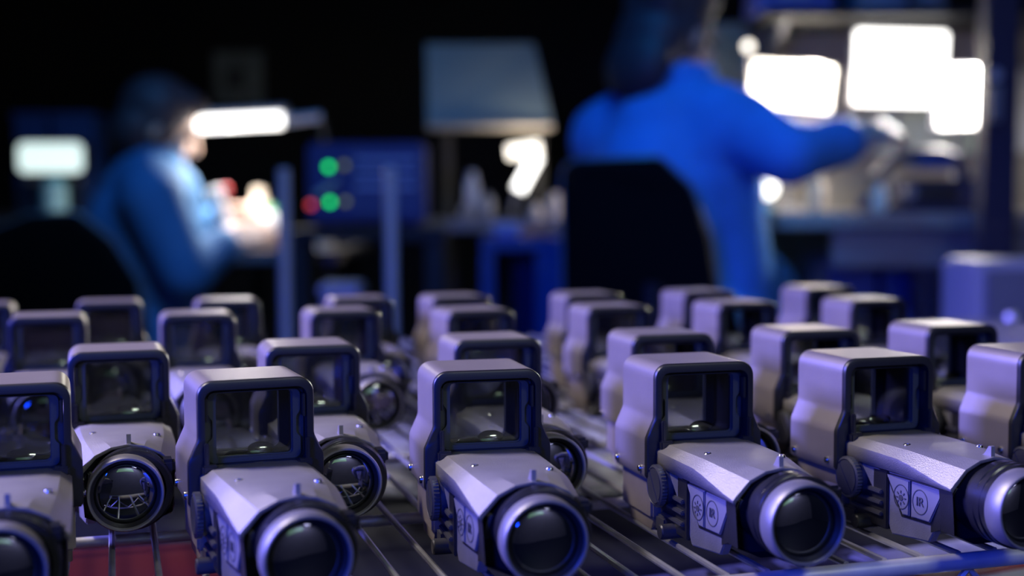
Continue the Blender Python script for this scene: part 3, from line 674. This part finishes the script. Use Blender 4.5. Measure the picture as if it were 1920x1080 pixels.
# blue bins on the lower shelf
for x0, y0, x1, y1, lb_ in ((1556, 500, 1645, 575, 'blue bin under the bench, nearer the person'), (1660, 505, 1765, 590, 'wider blue bin under the bench, nearer the grey cabinet')):
    a, b, c, e = rpx(x0, y0, x1, y1, 2.85)
    T = Th('storage_bin', (a+b)/2, 2.93, .65, lb_, 'bin', 'blue bins under the bench')
    o_ = [(a, 2.86), (b, 2.86), (b, 3.0), (a, 3.0)]; i_ = [(a+.006, 2.866), (b-.006, 2.866), (b-.006, 2.994), (a+.006, 2.994)]
    mb = MB(); mb.loops([[(x, y, .652) for x, y in o_], [(x, y, e) for x, y in o_], [(x, y, e) for x, y in i_], [(x, y, .66) for x, y in i_]]); T.part(mb, 'tub', M_BLUEP, smooth=20)
    T.box('label_card', M_LAV, a+.02, b-.02, 2.857, 2.86, .70, .73, 0)
# navy upright in front of the bench end and grey cabinet
a, b, _, _ = rpx(1843, 0, 1903, 10, 2.55)
T = Th('steel_upright', (a+b)/2, 2.58, 0, 'dark navy vertical upright at the right end of the bench', 'post')
T.box('post', M_NAVY, a, b, 2.55, 2.61, 0, 1.75); T.box('foot_plate', M_NAVY, a-.03, b+.03, 2.52, 2.64, 0, .012)
q = PX(1860, 142, 2.54); T.part(MB().lathe([(.012, -.004), (.012, .002), (.009, .008)], 'y', (q.x, 2.545, q.z), 16), 'bolt', M_LAV)
T.box('mounting_rail', M_STEELB, q.x-.01, q.x+.012, 2.535, 2.55, q.z-.09, q.z-.02, .003)
a = (1832-960)/F*1.95
T = Th('metal_cabinet', a+.3, 2.06, 0, 'light grey metal cabinet behind the sights at far right', 'cabinet')
T.box('body', M_LAV, a, a+.6, 1.95, 2.11, .04, .878, .006); T.box('door', M_STEELB, a+.012, a+.588, 1.938, 1.949, .06, .865, .004)
T.part(MB().tube([(a+.05, 1.93, .60), (a+.05, 1.915, .61), (a+.05, 1.915, .74), (a+.05, 1.93, .75)], .005, 8), 'handle', M_CHROME); T.box('plinth', M_DARK, a+.02, a+.58, 1.97, 2.1, 0, .04, 0)

# ------------------------------------------------------------------ middle: hooded station, lamp, small things
d = 3.55
T = Th('side_bench', PX(930, 400, 3.5).x, 3.6, 0, 'dark bench in the background between the two people', 'workbench')
a, b, _, _ = rpx(790, 0, 1120, 10, 3.4); SBZ = PX(900, 412, 3.4).z
T.box('bench_top', M_BENCH, a, b, 3.3, 3.95, SBZ-.03, SBZ)
for x in (a+.02, b-.07):
    for y in (3.33, 3.86): T.box('leg', M_DARK, x, x+.05, y, y+.05, 0, SBZ-.03)
a, b, c, e = rpx(802, 80, 1022, 236, d)
T = Th('inspection_hood', (a+b)/2, d+.1, SBZ, 'blue grey hooded inspection screen above the glowing tube lamp', 'hood')
mb = MB(); mb.loops([[(a, d, c), (b+.02, d-.02, c), (b+.02, d+.25, c), (a, d+.25, c)], [(a-.005, d+.05, e), (b-.03, d+.05, e), (b-.03, d+.25, e), (a-.005, d+.25, e)]])
T.part(mb, 'screen_panel', mat('blue_grey_enamel', (.15, .20, .20), .5, 0, .06, 6), smooth=0)
T.box('lower_lip', M_WARMW, a, b+.02, d-.03, d+.005, c-.012, c+.002, .003)
for x in (a+.03, b-.03): T.box('support_post', M_DARK, x, x+.03, d+.2, d+.23, SBZ, c+.01)
d = 3.42
T = Th('tube_lamp', PX(960, 370, d).x, d, SBZ, 'glowing work lamp of two white tubes meeting at an angle', 'lamp')
T.part(MB().tube([PX(952, 286, d), PX(1012, 276, d)], .017, 12), 'tube', M_LAMPW); T.part(MB().tube([PX(1006, 292, d), PX(972, 356, d)], .016, 12), 'tube', M_LAMP)
T.part(MB().tube([PX(972, 356, d+.01), PX(962, 385, d+.02), (PX(960, 370, d).x, d+.02, SBZ+.01)], .006, 8), 'arm', M_STEELB); T.part(MB().lathe([(.05, 0), (.05, .012), (.01, .02)], 'z', (PX(960, 370, d).x, d+.02, SBZ), 20), 'foot', M_DARK)
q = PX(990, 300, d); lum('lamp_light', T.r, tuple(q-T.o+Vector((0, .04, 0))), tuple(q-T.o+Vector((0, .3, .3))), .08, (1, .86, .66), 1.2)
for x, y, m, lb_ in ((877, 396, M_STEELB, 'small grey steel pot on the side bench, left of the others'), (912, 378, M_STEELB, 'small grey steel pot on the side bench by the lavender bottle'), (1005, 396, M_CREAM, 'small cream pot under the glowing tube lamp'), (1040, 376, M_CREAM, 'small cream pot beside the black chair back')):
    vessel(x, y-14, y+14, 3.36, 30, m, m, lb_, 'pot', 'small_pot', SBZ, 'small pots on the side bench')
vessel(886, 322, 372, 3.5, 26, M_LAV, M_LAV, 'slim lavender bottle on the side bench below the hood', 'bottle', 'squeeze_bottle', SBZ)
# blue stool in front of the side bench
a, b, c, e = rpx(902, 446, 1062, 560, 2.95)
T = Th('blue_stand', (a+b)/2, 3.1, 0, 'blue steel stand with open front left of the black chair', 'stand')
T.box('top', M_BLUEP, a, b, 2.95, 3.25, e-.03, e); T.box('side_panel', M_BLUEP, a, a+.03, 2.95, 3.25, 0, e-.03); T.box('side_panel', M_BLUEP, b-.07, b, 2.95, 3.25, 0, e-.03); T.box('back_panel', M_NAVY, a+.03, b-.07, 3.22, 3.25, 0, e-.03)
p = PX(950, 448, 2.85)
crate(928, 418, 974, 444, 3.0, mat('violet_plastic', (.22, .2, .6), .5), M_LAV, 'small violet box on the blue stand', .06, e, 'box', None, 'parts_box')
crate(985, 430, 1030, 450, 3.04, M_ORANGE, M_ORANGE, 'small orange box on the blue stand', .06, e, 'box', None, 'parts_box')

# ------------------------------------------------------------------ control unit with lights
d = 3.05
a, b, c, e = rpx(578, 268, 798, 428, d)
T = Th('equipment_table', (a+b)/2, d+.05, 0, 'dark table carrying the control unit', 'table')
T.box('table_top', M_DARK, a-.05, b+.05, d-.03, d+.14, c-.03, c)
for x in (a-.04, b): 
    for y in (d-.02, d+.09): T.box('leg', M_DARK, x, x+.04, y, y+.04, 0, c-.03)
T = Th('control_unit', (a+b)/2, d+.06, c, 'navy blue control unit with green and red indicator lights', 'control unit')
T.box('case', mat('unit_blue', (.035, .04, .13), .45, .1), a, b, d, d+.13, c+.012, e, .008)
T.box('front_panel', mat('unit_front', (.06, .065, .17), .5), a+.10, b-.012, d-.003, d+.001, c+.03, e-.015, 0)
for x in (a+.02, b-.05): T.box('foot', M_DARK, x, x+.03, d+.02, d+.05, c, c+.014, .002)
for x, y, m in ((617, 313, M_LEDG), (619, 379, M_LEDG), (583, 384, M_LEDR), (646, 310, M_LEDY), (648, 378, M_LEDY)):
    q = PX(x, y, d-.006); T.part(MB().lathe([(.0075, .006), (.0075, 0), (.005, -.003), (.001, -.004)], 'y', (q.x, d-.004, q.z), 16), 'indicator', m)
q0, q1 = PX(594, 366, d-.006), PX(634, 338, d-.006); T.part(MB().tube([q0+Vector((0, -.01, 0)), q1+Vector((0, -.01, 0))], .007, 8), 'lever', M_LAV)
for y in (300, 325, 350): 
    q0, q1 = PX(668, y, d), PX(780, y+3, d); T.box('vent_slot', M_LAV, q0.x, q1.x, d-.005, d-.002, q0.z-.004, q0.z+.004, 0)
# trolley uprights
d = 2.35
T = Th('trolley', (PX(533, 0, d).x+PX(733, 0, d).x)/2, d+.2, 0, 'light grey tube trolley with two uprights in front of the control unit', 'trolley')
for x, y in ((533, 316), (733, 312)):
    q = PX(x, y, d); 
    for dv in (0, .42): T.part(MB().lathe([(.0115, .08), (.0115, q.z-.004), (.009, q.z)], 'z', (q.x, d+dv, 0), 16), 'upright', M_LAV) if dv == 0 else T.part(MB().lathe([(.013, .08), (.013, .62)], 'z', (q.x, d+dv, 0), 16), 'upright', M_LAV)
    for dv in (0, .42): T.part(MB().lathe([(.03, -.012), (.04, 0), (.03, .012)], 'x', (q.x, d+dv, .041), 14), 'caster', M_DARK)
a, b = PX(533, 0, d).x, PX(733, 0, d).x
for z in (.20, .60): T.box('tray', M_STEELB, a-.02, b+.02, d-.02, d+.44, z, z+.02)
q = PX(635, 548, d+.1)
crate(602, 534, 666, 600, d+.1, M_LAV, M_LAV, 'pale violet box on the trolley tray', .12, .62)

# ------------------------------------------------------------------ left bench
LBZ = PX(500, 468, 3.3).z; a, b, _, _ = rpx(372, 0, 640, 10, 3.3)
T = Th('assembly_bench', (a+b)/2, 3.5, 0, 'dark assembly bench in front of the person in dark blue', 'workbench')
T.box('bench_top', M_BENCH, a, b, 3.2, 3.9, LBZ-.03, LBZ)
for x in (a+.02, b-.06):
    for y in (3.23, 3.83): T.box('leg', M_DARK, x, x+.04, y, y+.04, 0, LBZ-.03)
d = 3.42
T = Th('strip_lamp', PX(600, 230, d).x, d+.05, LBZ, 'long white glowing strip lamp over the left bench', 'lamp')
T.part(MB().tube([PX(362, 233, d), PX(528, 225, d)], .019, 14), 'tube', M_LAMP); T.part(MB().tube([PX(356, 222, d+.03), PX(540, 212, d+.03)], .022, 10), 'reflector', M_STEELB)
T.part(MB().tube([PX(536, 226, d), PX(602, 218, d)], .012, 10), 'arm', M_LAV); q = PX(602, 218, d); T.part(MB().tube([q, (q.x+.02, d+.08, (q.z+LBZ)/2), (q.x, d+.15, LBZ+.01)], .009, 8), 'stand', M_DARK); T.part(MB().lathe([(.06, 0), (.06, .012), (.01, .02)], 'z', (q.x, d+.15, LBZ), 20), 'foot', M_DARK)
q = PX(440, 240, d); lum('lamp_light', T.r, tuple(q-T.o), tuple(q-T.o+Vector((-.05, -.05, -.3))), .24, (1, .96, .9), 7, .04)
def tray(x0, y0, x1, y1, d, m, label):
    a, b, c, e = rpx(x0, y0, x1, y1, d); T = Th('parts_tray', (a+b)/2, d+.07, LBZ, label, 'tray', 'trays on the left bench')
    o_ = [(a, d), (b, d), (b, d+.14), (a, d+.14)]; i_ = [(a+.006, d+.006), (b-.006, d+.006), (b-.006, d+.134), (a+.006, d+.134)]
    mb = MB(); mb.loops([[(x, y, LBZ) for x, y in o_], [(x, y, LBZ+.03) for x, y in o_], [(x, y, LBZ+.03) for x, y in i_], [(x, y, LBZ+.008) for x, y in i_]]); T.part(mb, 'tub', m, smooth=20)
    T.box('insert', M_WHITE, a+.012, b-.012, d+.015, d+.12, LBZ+.008, LBZ+.036, .004); return T
tray(540, 425, 614, 466, 3.32, M_WHITE, 'bright white tray at the right end of the left bench')
tray(466, 438, 530, 470, 3.30, M_CREAM, 'cream tray beside the hands of the person in dark blue')
vessel(507, 385, 436, 3.50, 42, M_WHITE, M_GREENJ, 'white jar with green cap behind the cream tray', 'jar', 'small_jar', LBZ)
vessel(487, 352, 410, 3.62, 40, M_CREAM, M_CREAM, 'cream bottle on the left bench behind the green-capped jar', 'bottle', 'squeeze_bottle', LBZ)
q = PX(436, 465, 3.34)
T = Th('work_fixture', q.x, 3.36, LBZ, 'white work fixture under the hands of the person in dark blue', 'fixture')
T.part(MB().box(q.x-.05, q.x+.03, 3.31, 3.40, LBZ, LBZ+.05, .008), 'block', M_WHITE); z1 = PX(400, 355, 3.36).z
T.part(MB().tube([(q.x-.01, 3.37, LBZ+.04), (q.x-.03, 3.37, z1-.06), (PX(402, 355, 3.36).x, 3.36, z1)], [.018, .016, .022], 10), 'column', M_WHITE)
w_ = PX(424, 356, 3.36); T.part(MB().ball(w_, .012, 2), 'red_knob', mat('red_knob', (.6, .02, .03), .4)); T.part(MB().tube([w_, (PX(402, 355, 3.36).x, 3.36, z1)], .006, 8), 'knob_stem', M_STEELB)
# sheet on the back wall, things at far left
d = 5.46
a, b, c, e = rpx(402, 98, 496, 196, d)
T = Th('wall_poster', (a+b)/2, 5.49, c, 'grey printed sheet on the back wall above the strip lamp', 'poster')
T.box('sheet', mat('grey_print', (.22, .25, .26), .7, 0, .3, 9), a, b, d+.03, d+.035, c, e, 0); T.box('picture', mat('dark_print', (.07, .08, .09), .7, 0, .3, 14), a+(b-a)*.25, a+(b-a)*.62, d+.028, d+.03, c+(e-c)*.3, c+(e-c)*.68, 0)
d = 3.9
a, b, c, e = rpx(38, 268, 158, 324, d); TZ = PX(100, 400, d).z
T = Th('side_table', (a+b)/2, d+.15, 0, 'dark side table below the lit display at far left', 'table')
T.box('table_top', M_DARK, a-.25, b+.15, d-.08, d+.45, TZ-.03, TZ)
for x in (a-.22, b+.1):
    for y in (d-.05, d+.4): T.box('leg', M_DARK, x, x+.03, y, y+.03, 0, TZ-.03)
T = Th('lit_display', (a+b)/2, d+.06, TZ, 'pale green glowing display box at far left', 'display')
pl = rpoly([(a, c, .02), (b, c, .02), (b, e, .02), (a, e, .02)]); MX = Matrix(((1, 0, 0), (0, 0, 1), (0, 1, 0)))
T.part(MB().prism(pl, d, d+.006, MX), 'screen', M_SIGN); T.part(MB().prism(rpoly([(a-.01, c-.01, .025), (b+.01, c-.01, .025), (b+.01, e+.01, .025), (a-.01, e+.01, .025)]), d+.004, d+.05, MX), 'housing', M_DARK)
T.box('stand', M_DARK, (a+b)/2+.03, (a+b)/2+.07, d+.02, d+.05, TZ, c); T.box('foot', M_DARK, (a+b)/2, (a+b)/2+.1, d+.01, d+.1, TZ, TZ+.01)
vessel(105, 330, 398, d-.06, 48, mat('pale_teal_cup', (.35, .62, .64), .5, emit=None), M_TEAL, 'pale teal cup under the lit display', 'cup', 'drinking_cup', TZ)
q = PX(105, 328, d-.02); 
for x0, x1, lb_ in ((32, 92, 'blue file box behind the lit display, left one'), (102, 178, 'blue file box behind the lit display, right one')):
    crate(x0, 212, x1, 266, d+.2, M_BLUEP, M_BLUEP, lb_, .15, TZ, 'file box', 'blue file boxes', 'file_box')
